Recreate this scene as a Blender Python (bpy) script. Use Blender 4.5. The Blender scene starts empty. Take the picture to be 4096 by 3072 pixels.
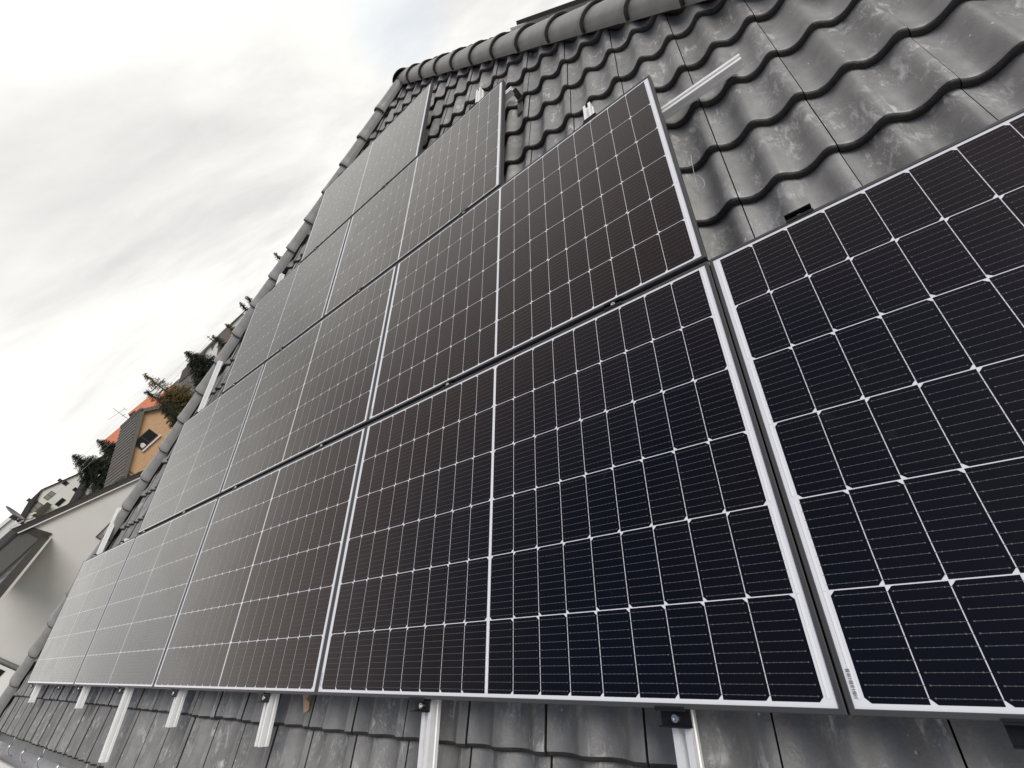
import bpy, bmesh, math, random
from mathutils import Matrix, Vector
R_ = math.radians
SC = bpy.context.scene
COL = SC.collection

# ------------------------------------------------------------------ camera
CAM = Vector((0.2008, -0.3887, 6.1))
RWC = ((0.770101, -0.337868, -0.541100), (0.237509, -0.635382, 0.734764), (-0.592059, -0.694359, -0.409062))
cd = bpy.data.cameras.new('camera'); co = bpy.data.objects.new('camera', cd); COL.objects.link(co)
co.matrix_world = Matrix(((RWC[0][0], -RWC[0][1], -RWC[0][2], CAM.x),
                          (RWC[1][0], -RWC[1][1], -RWC[1][2], CAM.y),
                          (RWC[2][0], -RWC[2][1], -RWC[2][2], CAM.z), (0, 0, 0, 1)))
cd.sensor_fit = 'HORIZONTAL'; cd.sensor_width = 36.0; cd.lens = 16.481
cd.clip_start = 0.02; cd.clip_end = 4000
SC.camera = co

# ------------------------------------------------------------------ sky
SUN_AZ, SUN_EL = R_(10), R_(47)
sun_dir = Vector((math.cos(SUN_AZ) * math.cos(SUN_EL), math.sin(SUN_AZ) * math.cos(SUN_EL), math.sin(SUN_EL)))
W = bpy.data.worlds.new('World'); SC.world = W; W.use_nodes = True
nt = W.node_tree; N = nt.nodes; L = nt.links; N.clear()
def nd(t, **kw):
    n = N.new(t)
    for k, v in kw.items(): setattr(n, k, v)
    return n
def wmath(op, a, b=None, clamp=False):
    n = nd('ShaderNodeMath', operation=op, use_clamp=clamp)
    for i, s in enumerate((a, b)):
        if s is None: continue
        if isinstance(s, (int, float)): n.inputs[i].default_value = s
        else: L.new(s, n.inputs[i])
    return n.outputs[0]
wo = nd('ShaderNodeOutputWorld'); bg = nd('ShaderNodeBackground'); bg.inputs[1].default_value = 0.1
sky = nd('ShaderNodeTexSky', sky_type='NISHITA'); sky.sun_disc = False
sky.sun_elevation = SUN_EL; sky.sun_rotation = R_(90) - SUN_AZ
sky.air_density = 1.0; sky.dust_density = 1.5
tc = nd('ShaderNodeTexCoord'); sx = nd('ShaderNodeSeparateXYZ'); L.new(tc.outputs['Generated'], sx.inputs[0])
zz = wmath('ADD', wmath('MAXIMUM', sx.outputs[2], 0.0), 0.16)
cx = wmath('DIVIDE', sx.outputs[0], zz); cy = wmath('DIVIDE', sx.outputs[1], zz)
cb = nd('ShaderNodeCombineXYZ'); L.new(cx, cb.inputs[0]); L.new(cy, cb.inputs[1])
mp = nd('ShaderNodeMapping'); mp.inputs['Rotation'].default_value = (0, 0, R_(40)); mp.inputs['Scale'].default_value = (1.0, 0.62, 1)
mp.inputs['Location'].default_value = (3.1, 0.7, 0)
L.new(cb.outputs[0], mp.inputs[0])
def wnoise(sc, det, rough, dist):
    n = nd('ShaderNodeTexNoise'); n.inputs['Scale'].default_value = sc; n.inputs['Detail'].default_value = det
    n.inputs['Roughness'].default_value = rough; n.inputs['Distortion'].default_value = dist
    L.new(mp.outputs[0], n.inputs['Vector']); return n.outputs[0]
n1 = wnoise(0.72, 7, 0.52, 0.5); n2 = wnoise(3.0, 6, 0.58, 0.3)
nn = wmath('ADD', wmath('MULTIPLY', n1, 0.80), wmath('MULTIPLY', n2, 0.20))
ramp = nd('ShaderNodeValToRGB'); cr = ramp.color_ramp
cr.elements[0].position = 0.37; cr.elements[0].color = (7.5, 7.4, 7.25, 1)
cr.elements[1].position = 0.57; cr.elements[1].color = (10.6, 10.35, 9.7, 1)
e = cr.elements.new(0.465); e.color = (8.9, 8.75, 8.5, 1)
L.new(nn, ramp.inputs[0])
# brighter towards the veiled sun, duller opposite
dt = nd('ShaderNodeVectorMath', operation='DOT_PRODUCT'); dt.inputs[1].default_value = sun_dir
L.new(tc.outputs['Generated'], dt.inputs[0])
lowb = wmath('MULTIPLY', wmath('SUBTRACT', 1.0, wmath('MULTIPLY', wmath('ABSOLUTE', sx.outputs[2]), 2.4), True), 0.14)
gl = wmath('ADD', lowb, 0.98)
# two brighter, warmer cloud lobes added out of view to lighten the panels' reflections
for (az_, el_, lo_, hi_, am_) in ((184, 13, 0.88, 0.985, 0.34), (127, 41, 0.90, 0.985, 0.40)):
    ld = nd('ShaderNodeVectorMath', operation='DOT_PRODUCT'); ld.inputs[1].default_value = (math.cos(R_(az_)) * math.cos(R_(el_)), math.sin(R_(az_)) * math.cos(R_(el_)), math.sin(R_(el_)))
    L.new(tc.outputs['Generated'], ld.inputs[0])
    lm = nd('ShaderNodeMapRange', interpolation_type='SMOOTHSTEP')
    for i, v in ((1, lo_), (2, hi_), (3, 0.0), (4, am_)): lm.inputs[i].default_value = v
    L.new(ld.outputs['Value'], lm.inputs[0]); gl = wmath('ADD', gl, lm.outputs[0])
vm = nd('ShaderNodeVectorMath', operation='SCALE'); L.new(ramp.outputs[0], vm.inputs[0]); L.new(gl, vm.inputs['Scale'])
# a thin place in the cloud where blue shows
hd = nd('ShaderNodeVectorMath', operation='DOT_PRODUCT'); hd.inputs[1].default_value = Vector((-0.366, 0.903, 0.224)).normalized()
L.new(tc.outputs['Generated'], hd.inputs[0])
hole = nd('ShaderNodeMapRange', interpolation_type='SMOOTHSTEP')
for i, v in ((1, 0.9935), (2, 0.9999), (3, 0.0), (4, 0.32)): hole.inputs[i].default_value = v
L.new(hd.outputs['Value'], hole.inputs[0])
# overhead, towards the sun, the cloud is broken and blue sky shows
zd = nd('ShaderNodeVectorMath', operation='DOT_PRODUCT'); zd.inputs[1].default_value = Vector((-0.02, -0.40, 0.915)).normalized()
L.new(tc.outputs['Generated'], zd.inputs[0])
zen = nd('ShaderNodeMapRange', interpolation_type='SMOOTHSTEP')
for i, v in ((1, 0.52), (2, 0.86), (3, 0.0), (4, 1.0)): zen.inputs[i].default_value = v
L.new(wmath('ADD', zd.outputs['Value'], wmath('MULTIPLY', wmath('SUBTRACT', n1, 0.5), 0.35)), zen.inputs[0])
cov = wmath('ADD', zen.outputs[0], 0.02, True)
# warm grey cloud rim added round the gap to brown the panels' reflections
rim = nd('ShaderNodeMapRange', interpolation_type='SMOOTHSTEP')
for i, v in ((1, 0.30), (2, 0.62), (3, 0.0), (4, 0.72)): rim.inputs[i].default_value = v
L.new(wmath('ADD', zd.outputs['Value'], wmath('MULTIPLY', wmath('SUBTRACT', n1, 0.5), 0.5)), rim.inputs[0])
m3 = nd('ShaderNodeMix', data_type='RGBA'); L.new(rim.outputs[0], m3.inputs[0]); L.new(vm.outputs[0], m3.inputs[6]); m3.inputs[7].default_value = (5.3, 4.2, 4.0, 1)
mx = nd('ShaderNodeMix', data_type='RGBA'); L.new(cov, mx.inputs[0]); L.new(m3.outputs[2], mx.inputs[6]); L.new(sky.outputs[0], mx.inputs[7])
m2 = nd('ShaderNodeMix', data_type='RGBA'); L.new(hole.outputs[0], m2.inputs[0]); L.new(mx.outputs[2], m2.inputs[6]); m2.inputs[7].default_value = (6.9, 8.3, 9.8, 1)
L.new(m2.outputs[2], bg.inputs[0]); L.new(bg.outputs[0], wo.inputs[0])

# ------------------------------------------------------------------ sun behind cloud
sl = bpy.data.lights.new('sun', 'SUN'); sl.energy = 2.5; sl.angle = R_(36); sl.color = (1, 0.98, 0.95)
so = bpy.data.objects.new('sun', sl); COL.objects.link(so)
so.rotation_euler = sun_dir.to_track_quat('Z', 'Y').to_euler(); so.location = (0, 0, 40)
SC.view_settings.view_transform = 'Standard'; SC.view_settings.look = 'None'
SC.view_settings.exposure = 0.0; SC.view_settings.gamma = 1.0
SC.cycles.max_bounces = 6; SC.cycles.use_denoising = True

# ------------------------------------------------------------------ materials
def mat(name, col, rough=0.6, metal=0.0, ior=1.45, spec=0.5, var=0.0, vscale=8.0, bump=0.0, bscale=60.0):
    m = bpy.data.materials.new(name); m.use_nodes = True
    t = m.node_tree; p = t.nodes['Principled BSDF']
    p.inputs['Base Color'].default_value = (*col, 1); p.inputs['Roughness'].default_value = rough
    p.inputs['Metallic'].default_value = metal; p.inputs['IOR'].default_value = ior
    p.inputs['Specular IOR Level'].default_value = spec
    if var or bump:
        c = t.nodes.new('ShaderNodeTexCoord')
    if var:
        n = t.nodes.new('ShaderNodeTexNoise'); n.inputs['Scale'].default_value = vscale; n.inputs['Detail'].default_value = 6
        n.inputs['Roughness'].default_value = 0.6
        t.links.new(c.outputs['Object'], n.inputs['Vector'])
        r = t.nodes.new('ShaderNodeValToRGB')
        r.color_ramp.elements[0].position = 0.3; r.color_ramp.elements[1].position = 0.72
        r.color_ramp.elements[0].color = (*[x * (1 - var) for x in col], 1)
        r.color_ramp.elements[1].color = (*[min(1, x * (1 + var)) for x in col], 1)
        t.links.new(n.outputs[0], r.inputs[0]); t.links.new(r.outputs[0], p.inputs['Base Color'])
    if bump:
        n = t.nodes.new('ShaderNodeTexNoise'); n.inputs['Scale'].default_value = bscale; n.inputs['Detail'].default_value = 4
        t.links.new(c.outputs['Object'], n.inputs['Vector'])
        b = t.nodes.new('ShaderNodeBump'); b.inputs['Strength'].default_value = bump; b.inputs['Distance'].default_value = 0.01
        t.links.new(n.outputs[0], b.inputs['Height']); t.links.new(b.outputs[0], p.inputs['Normal'])
    return m

def tile_mat():
    m = bpy.data.materials.new('weathered_concrete_tile'); m.use_nodes = True
    t = m.node_tree; p = t.nodes['Principled BSDF']; ns = t.nodes; lk = t.links
    c = ns.new('ShaderNodeTexCoord')
    def mapping(sc):
        q = ns.new('ShaderNodeMapping'); q.inputs['Scale'].default_value = sc; lk.new(c.outputs['Object'], q.inputs[0]); return q.outputs[0]
    def noise(v, s, d=4, r=0.55, dist=0):
        n = ns.new('ShaderNodeTexNoise'); n.inputs['Scale'].default_value = s; n.inputs['Detail'].default_value = d
        n.inputs['Roughness'].default_value = r; n.inputs['Distortion'].default_value = dist; lk.new(v, n.inputs['Vector']); return n.outputs[0]
    def rng(v, a, b, lo=0.0, hi=1.0):
        n = ns.new('ShaderNodeMapRange'); n.interpolation_type = 'SMOOTHSTEP'
        for i, x in ((1, a), (2, b), (3, lo), (4, hi)): n.inputs[i].default_value = x
        lk.new(v, n.inputs[0]); return n.outputs[0]
    def mth(op, a, b):
        n = ns.new('ShaderNodeMath'); n.operation = op
        for i, s in enumerate((a, b)):
            if isinstance(s, (int, float)): n.inputs[i].default_value = s
            else: lk.new(s, n.inputs[i])
        return n.outputs[0]
    obj = mapping((1, 1, 1))
    patch = rng(noise(mapping((1, 0.8, 1)), 6.5, 4, 0.6), 0.46, 0.64)
    streak = rng(noise(mapping((30, 11, 30)), 1.0, 6, 0.68, 0.7), 0.50, 0.66)
    fine = rng(noise(mapping((90, 46, 90)), 1.0, 4, 0.7, 0.8), 0.53, 0.66)
    scuff = mth('MULTIPLY', mth('ADD', mth('MULTIPLY', streak, 0.75), mth('MULTIPLY', fine, 0.5)), mth('ADD', mth('MULTIPLY', patch, 0.95), 0.05))
    vo = ns.new('ShaderNodeTexVoronoi'); vo.inputs['Scale'].default_value = 24; vo.inputs['Randomness'].default_value = 1; lk.new(mapping((1, 0.75, 1)), vo.inputs['Vector'])
    sp = rng(vo.outputs['Distance'], 0.08, 0.05)
    wn = ns.new('ShaderNodeTexWhiteNoise'); lk.new(vo.outputs['Color'], wn.inputs[0])
    speck = mth('MULTIPLY', sp, mth('GREATER_THAN', wn.outputs[0], 0.70))
    # tone of each single tile
    sxyz = ns.new('ShaderNodeSeparateXYZ'); lk.new(c.outputs['Object'], sxyz.inputs[0])
    iu = mth('FLOOR', mth('DIVIDE', mth('SUBTRACT', sxyz.outputs[0], 0.144), 0.3), 0); iv = mth('FLOOR', mth('DIVIDE', mth('ADD', sxyz.outputs[1], 0.135), 0.319), 0)
    cmb = ns.new('ShaderNodeCombineXYZ'); lk.new(iu, cmb.inputs[0]); lk.new(iv, cmb.inputs[1])
    tw = ns.new('ShaderNodeTexWhiteNoise'); lk.new(cmb.outputs[0], tw.inputs[0])
    tone = mth('ADD', mth('MULTIPLY', tw.outputs[0], 0.28), 0.86)
    blot = rng(noise(obj, 9, 6, 0.62), 0.25, 0.8, 0.80, 1.2)
    val = mth('MULTIPLY', tone, blot)
    base = ns.new('ShaderNodeVectorMath'); base.operation = 'SCALE'; base.inputs[0].default_value = (0.20, 0.196, 0.187); lk.new(val, base.inputs['Scale'])
    mx = ns.new('ShaderNodeMix'); mx.data_type = 'RGBA'; lk.new(mth('MINIMUM', mth('MULTIPLY', scuff, 1.15), 0.9), mx.inputs[0]); lk.new(base.outputs[0], mx.inputs[6]); mx.inputs[7].default_value = (0.50, 0.49, 0.47, 1)
    m2 = ns.new('ShaderNodeMix'); m2.data_type = 'RGBA'; lk.new(speck, m2.inputs[0]); lk.new(mx.outputs[2], m2.inputs[6]); m2.inputs[7].default_value = (0.5, 0.49, 0.46, 1)
    lk.new(m2.outputs[2], p.inputs['Base Color'])
    lk.new(rng(noise(obj, 14, 5), 0.3, 0.75, 0.34, 0.55), p.inputs['Roughness'])
    b = ns.new('ShaderNodeBump'); b.inputs['Strength'].default_value = 0.30; b.inputs['Distance'].default_value = 0.004
    lk.new(mth('ADD', noise(obj, 130, 4, 0.6), mth('MULTIPLY', scuff, 0.6)), b.inputs['Height']); lk.new(b.outputs[0], p.inputs['Normal'])
    return m

M = {}
M['tile'] = tile_mat()
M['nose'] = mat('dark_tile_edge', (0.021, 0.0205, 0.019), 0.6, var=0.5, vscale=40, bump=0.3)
M['cap'] = mat('hip_cap_concrete', (0.25, 0.244, 0.23), 0.5, var=0.18, vscale=9, bump=0.12, bscale=150)
M['alu'] = mat('mill_aluminium', (0.86, 0.86, 0.85), 0.42, metal=0.35, var=0.06, vscale=20)
M['frame'] = mat('grey_anodised_frame', (0.050, 0.050, 0.052), 0.5, metal=0.0)
M['black'] = mat('black_anodised', (0.006, 0.006, 0.006), 0.45)
M['steel'] = mat('stainless_steel', (0.66, 0.66, 0.64), 0.3, metal=0.9)
def cell_mat():
    m = bpy.data.materials.new('silicon_cell'); m.use_nodes = True; t = m.node_tree; p = t.nodes['Principled BSDF']; n_ = t.nodes; lk = t.links
    p.inputs['IOR'].default_value = 1.52; p.inputs['Specular Tint'].default_value = (1.0, 0.89, 0.87, 1)
    c = n_.new('ShaderNodeTexCoord'); oi = n_.new('ShaderNodeObjectInfo')
    def noise(sc, d, dist=0):
        q = n_.new('ShaderNodeTexNoise'); q.noise_dimensions = '4D'; q.inputs['Scale'].default_value = sc; q.inputs['Detail'].default_value = d; q.inputs['Distortion'].default_value = dist
        lk.new(c.outputs['Object'], q.inputs['Vector'])
        w = n_.new('ShaderNodeMath'); w.operation = 'MULTIPLY'; w.inputs[1].default_value = 37.0; lk.new(oi.outputs['Random'], w.inputs[0]); lk.new(w.outputs[0], q.inputs['W']); return q.outputs[0]
    def rng(v, a, b, lo, hi):
        q = n_.new('ShaderNodeMapRange'); q.interpolation_type = 'SMOOTHSTEP'
        for i_, x in ((1, a), (2, b), (3, lo), (4, hi)): q.inputs[i_].default_value = x
        lk.new(v, q.inputs[0]); return q.outputs[0]
    mx = n_.new('ShaderNodeMix'); mx.data_type = 'RGBA'; mx.inputs[6].default_value = (0.0016, 0.0018, 0.0040, 1); mx.inputs[7].default_value = (0.0046, 0.0028, 0.0028, 1)
    lk.new(rng(noise(1.1, 3), 0.35, 0.65, 0, 1), mx.inputs[0])
    du = n_.new('ShaderNodeMix'); du.data_type = 'RGBA'; du.inputs[7].default_value = (0.10, 0.10, 0.10, 1); lk.new(mx.outputs[2], du.inputs[6])
    lk.new(rng(noise(9, 6, 1.2), 0.62, 0.82, 0.0, 0.10), du.inputs[0]); lk.new(du.outputs[2], p.inputs['Base Color'])
    lk.new(rng(noise(3.5, 5, 0.6), 0.3, 0.75, 0.07, 0.20), p.inputs['Roughness'])
    return m
M['cell'] = cell_mat()
M['back'] = mat('white_backsheet', (0.74, 0.74, 0.77), 0.13, ior=1.40)
M['bus'] = mat('tinned_busbar', (0.12, 0.12, 0.125), 0.16, ior=1.30)
M['tin'] = mat('tinned_ribbon', (0.80, 0.80, 0.80), 0.2, ior=1.25)
M['ink'] = mat('label_ink', (0.18, 0.18, 0.19), 0.4)
M['zinc'] = mat('grey_drip_sheet', (0.15, 0.155, 0.15), 0.5, metal=0.2, var=0.2, vscale=5)
M['gutter'] = mat('bright_zinc_gutter', (0.80, 0.79, 0.77), 0.6, metal=0.0, var=0.08)
M['render'] = mat('white_render', (0.70, 0.69, 0.66), 0.85, var=0.05, vscale=2)
M['beige'] = mat('beige_grey_render', (0.54, 0.525, 0.51), 0.9, var=0.045, vscale=0.9)
M['fascia'] = mat('dark_brown_fascia', (0.030, 0.026, 0.023), 0.6, var=0.25, vscale=3)
M['darkroof'] = mat('matt_dark_roof', (0.030, 0.027, 0.025), 0.95, spec=0.1)
M['trim'] = mat('pale_drip_trim', (0.62, 0.58, 0.55), 0.5)
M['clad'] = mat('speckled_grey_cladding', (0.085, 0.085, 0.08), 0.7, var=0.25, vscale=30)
M['slat'] = mat('pale_grey_roof_sheet', (0.23, 0.225, 0.215), 0.6, var=0.1)
M['white'] = mat('white_house_wall', (0.56, 0.56, 0.53), 0.85, var=0.03, vscale=1)
M['glassd'] = mat('dark_window_glass', (0.012, 0.012, 0.013), 0.08)
M['glassg'] = mat('curtained_window', (0.20, 0.20, 0.18), 0.2)
M['wood'] = mat('dark_timber', (0.045, 0.038, 0.032), 0.7)
def brick_mat():
    m = bpy.data.materials.new('orange_brick'); m.use_nodes = True; t = m.node_tree; p = t.nodes['Principled BSDF']; p.inputs['Roughness'].default_value = 0.9
    c = t.nodes.new('ShaderNodeTexCoord'); q = t.nodes.new('ShaderNodeMapping'); q.inputs['Rotation'].default_value = (R_(90), 0, R_(90))
    b = t.nodes.new('ShaderNodeTexBrick'); b.inputs['Scale'].default_value = 1.0; b.inputs['Brick Width'].default_value = 0.26; b.inputs['Row Height'].default_value = 0.085
    b.inputs['Mortar Size'].default_value = 0.014; b.inputs['Color1'].default_value = (0.50, 0.30, 0.17, 1); b.inputs['Color2'].default_value = (0.42, 0.24, 0.13, 1); b.inputs['Mortar'].default_value = (0.52, 0.36, 0.22, 1)
    sp = t.nodes.new('ShaderNodeSeparateXYZ'); cm = t.nodes.new('ShaderNodeCombineXYZ')
    t.links.new(c.outputs['Object'], sp.inputs[0]); t.links.new(sp.outputs[1], cm.inputs[0]); t.links.new(sp.outputs[2], cm.inputs[1]); t.links.new(cm.outputs[0], b.inputs['Vector'])
    t.links.new(b.outputs[0], p.inputs['Base Color']); return m
M['brick'] = brick_mat()
M['roofd'] = mat('dark_grey_brown_roof', (0.115, 0.102, 0.09), 0.6, var=0.2, vscale=4)
M['roofgap'] = mat('roof_course_shadow_gap', (0.05, 0.044, 0.04), 0.7)
M['roofr'] = mat('orange_red_roof_tiles', (0.50, 0.165, 0.085), 0.8, var=0.12, vscale=3)
M['roofb'] = mat('brown_roof_tiles', (0.14, 0.115, 0.09), 0.8, var=0.2, vscale=4)
M['gwall'] = mat('pale_grey_house_wall', (0.58, 0.58, 0.57), 0.85)
M['pwall'] = mat('pinkish_house_wall', (0.52, 0.45, 0.40), 0.85)
M['yellow'] = mat('yellow_house_wall', (0.55, 0.44, 0.17), 0.85, var=0.1, vscale=2)
M['bark'] = mat('bark', (0.07, 0.055, 0.042), 0.9)
M['twig'] = mat('grey_twigs', (0.115, 0.105, 0.09), 0.9)
M['needle'] = mat('dark_needles', (0.022, 0.032, 0.020), 0.85, var=0.6, vscale=2.2)
M['needle2'] = mat('olive_needles', (0.042, 0.052, 0.028), 0.85, var=0.5, vscale=2.2)
M['larch'] = mat('brown_larch_needles', (0.15, 0.108, 0.04), 0.9, var=0.5, vscale=2.5)
M['grass'] = mat('dull_winter_grass', (0.085, 0.095, 0.045), 0.95, var=0.35, vscale=0.6)
M['paving'] = mat('pale_paving', (0.40, 0.38, 0.35), 0.9, var=0.15, vscale=1.5)
M['dish'] = mat('grey_dish_enamel', (0.20, 0.20, 0.19), 0.45)
M['lnb'] = mat('yellowed_plastic', (0.62, 0.60, 0.42), 0.4)
M['hook'] = mat('dull_steel_hook', (0.10, 0.10, 0.095), 0.45, metal=0.4)
M['cable'] = mat('white_cable', (0.60, 0.59, 0.57), 0.5)
M['card'] = mat('tan_cardboard', (0.48, 0.33, 0.19), 0.9, var=0.12, vscale=30)
M['wire'] = mat('power_line', (0.30, 0.30, 0.30), 0.6)

# ------------------------------------------------------------------ helpers
class MB:
    def __init__(s): s.v = []; s.f = []; s.m = []
    def add(s, vs, fs, m=0):
        o = len(s.v); s.v += [tuple(x) for x in vs]
        for f in fs: s.f.append([i + o for i in f]); s.m.append(m)
    def poly(s, vs, m=0): s.add(vs, [range(len(vs))], m)
    def box(s, x0, x1, y0, y1, z0, z1, m=0, T=None):
        vs = [Vector((x, y, z)) for z in (z0, z1) for y in (y0, y1) for x in (x0, x1)]
        if T is not None: vs = [T @ q for q in vs]
        s.add(vs, [(0, 2, 3, 1), (4, 5, 7, 6), (0, 1, 5, 4), (2, 6, 7, 3), (0, 4, 6, 2), (1, 3, 7, 5)], m)
    def tube(s, pts, rad, n=8, m=0, caps=True):
        pts = [Vector(p) for p in pts]
        if not isinstance(rad, (list, tuple)): rad = [rad] * len(pts)
        vs = []; 
        for i, p in enumerate(pts):
            d = (pts[min(i + 1, len(pts) - 1)] - pts[max(i - 1, 0)]).normalized()
            a = d.orthogonal().normalized() if i == 0 else (a - d * a.dot(d)).normalized()
            b = d.cross(a)
            vs += [p + (a * math.cos(2 * math.pi * k / n) + b * math.sin(2 * math.pi * k / n)) * rad[i] for k in range(n)]
        fs = [(i * n + k, i * n + (k + 1) % n, (i + 1) * n + (k + 1) % n, (i + 1) * n + k) for i in range(len(pts) - 1) for k in range(n)]
        if caps: fs += [tuple(range(n))[::-1], tuple(range((len(pts) - 1) * n, len(pts) * n))]
        s.add(vs, fs, m)
    def prism(s, prof, fn, l0, l1, m=0):
        n = len(prof); vs = [fn(a, b, l0) for a, b in prof] + [fn(a, b, l1) for a, b in prof]
        fs = [(i, (i + 1) % n, n + (i + 1) % n, n + i) for i in range(n)] + [tuple(range(n))[::-1], tuple(range(n, 2 * n))]
        s.add(vs, fs, m)
    def cyl(s, c, ax, r, h, n=16, m=0):
        ax = Vector(ax).normalized(); c = Vector(c); s.tube([c, c + ax * h], r, n, m)
    def mesh(s, name, mats, smooth=False, fix=True):
        me = bpy.data.meshes.new(name); me.from_pydata(s.v, [], s.f)
        for k in mats: me.materials.append(M[k])
        me.polygons.foreach_set('material_index', s.m)
        if smooth: me.polygons.foreach_set('use_smooth', [True] * len(me.polygons))
        if fix:
            bm = bmesh.new(); bm.from_mesh(me); bmesh.ops.recalc_face_normals(bm, faces=bm.faces); bm.to_mesh(me); bm.free()
        me.update(); return me
    def build(s, name, mats, parent=None, mw=None, smooth=False, fix=True):
        return link(name, s.mesh(name, mats, smooth, fix), parent, mw)
def link(name, me, parent=None, mw=None):
    o = bpy.data.objects.new(name, me); COL.objects.link(o)
    if parent is not None:
        o.parent = parent
        if mw is None: o.matrix_parent_inverse = parent.matrix_basis.inverted()   # mesh in world coordinates
        elif mw != 'local': o.matrix_parent_inverse = parent.matrix_basis.inverted(); o.matrix_basis = mw
    elif mw is not None and mw != 'local': o.matrix_basis = mw
    return o
def tag(o, label=None, cat=None, group=None, kind=None):
    if label: o['label'] = label
    if cat: o['category'] = cat
    if group: o['group'] = group
    if kind: o['kind'] = kind
    return o
def thing(name, label, cat, loc=(0, 0, 0), group=None, rot=None):
    o = bpy.data.objects.new(name, None); COL.objects.link(o); o.empty_display_size = 0.1
    o.matrix_basis = Matrix.Translation(loc) @ (rot.to_4x4() if rot is not None else Matrix.Identity(4))
    return tag(o, label, cat, group)
def dup(root, mb, label, group=None):
    r = root.copy(); COL.objects.link(r); r.matrix_basis = mb; r['label'] = label
    if group: r['group'] = group
    for ch in root.children:
        c = ch.copy(); COL.objects.link(c); c.parent = r
        for g in ch.children:
            d = g.copy(); COL.objects.link(d); d.parent = c
    return r
def bevel(o, w=0.002, seg=1):
    b = o.modifiers.new('bevel', 'BEVEL'); b.width = w; b.segments = seg; b.limit_method = 'ANGLE'

# roof coordinates: u along the eave, v up the slope, w off the slope (w = 0 is the glass of the panels)
PIT = R_(21.5); CP, SP = math.cos(PIT), math.sin(PIT); Z0 = 5.0
ROOF = Matrix(((1, 0, 0, 0), (0, CP, -SP, 0), (0, SP, CP, Z0), (0, 0, 0, 1)))
def rp(u, v, w=0): return ROOF @ Vector((u, v, w))
def rmat(u, v, w=0, rz=0): return Matrix.Translation(rp(u, v, w)) @ Matrix.Rotation(PIT, 4, 'X') @ Matrix.Rotation(rz, 4, 'Z')
AU, AV, AW = -2.55, 6.05, -0.13
APEX = rp(AU, AV, AW)
RIGHT = Matrix(((0, -CP, SP, 0), (1, 0, 0, 0), (0, SP, CP, 0), (0, 0, 0, 1)))
RIGHT.translation = APEX - RIGHT.to_3x3() @ Vector((0, AV, AW + 0.10))
LEFT = Matrix(((0, CP, -SP, 0), (-1, 0, 0, 0), (0, SP, CP, 0), (0, 0, 0, 1)))
LEFT.translation = APEX - LEFT.to_3x3() @ Vector((0, AV, AW + 0.10))

# ------------------------------------------------------------------ ground
g = MB(); g.poly([(-1500, -1500, 0), (1500, -1500, 0), (1500, 1500, 0), (-1500, 1500, 0)])
tag(g.build('ground', ['grass']), kind='structure')
g = MB(); g.poly([(-21, -14, 0.004), (6, -14, 0.004), (6, 0, 0.004), (-21, 0, 0.004)])
tag(g.build('paved_yard', ['paving']), kind='structure')

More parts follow.
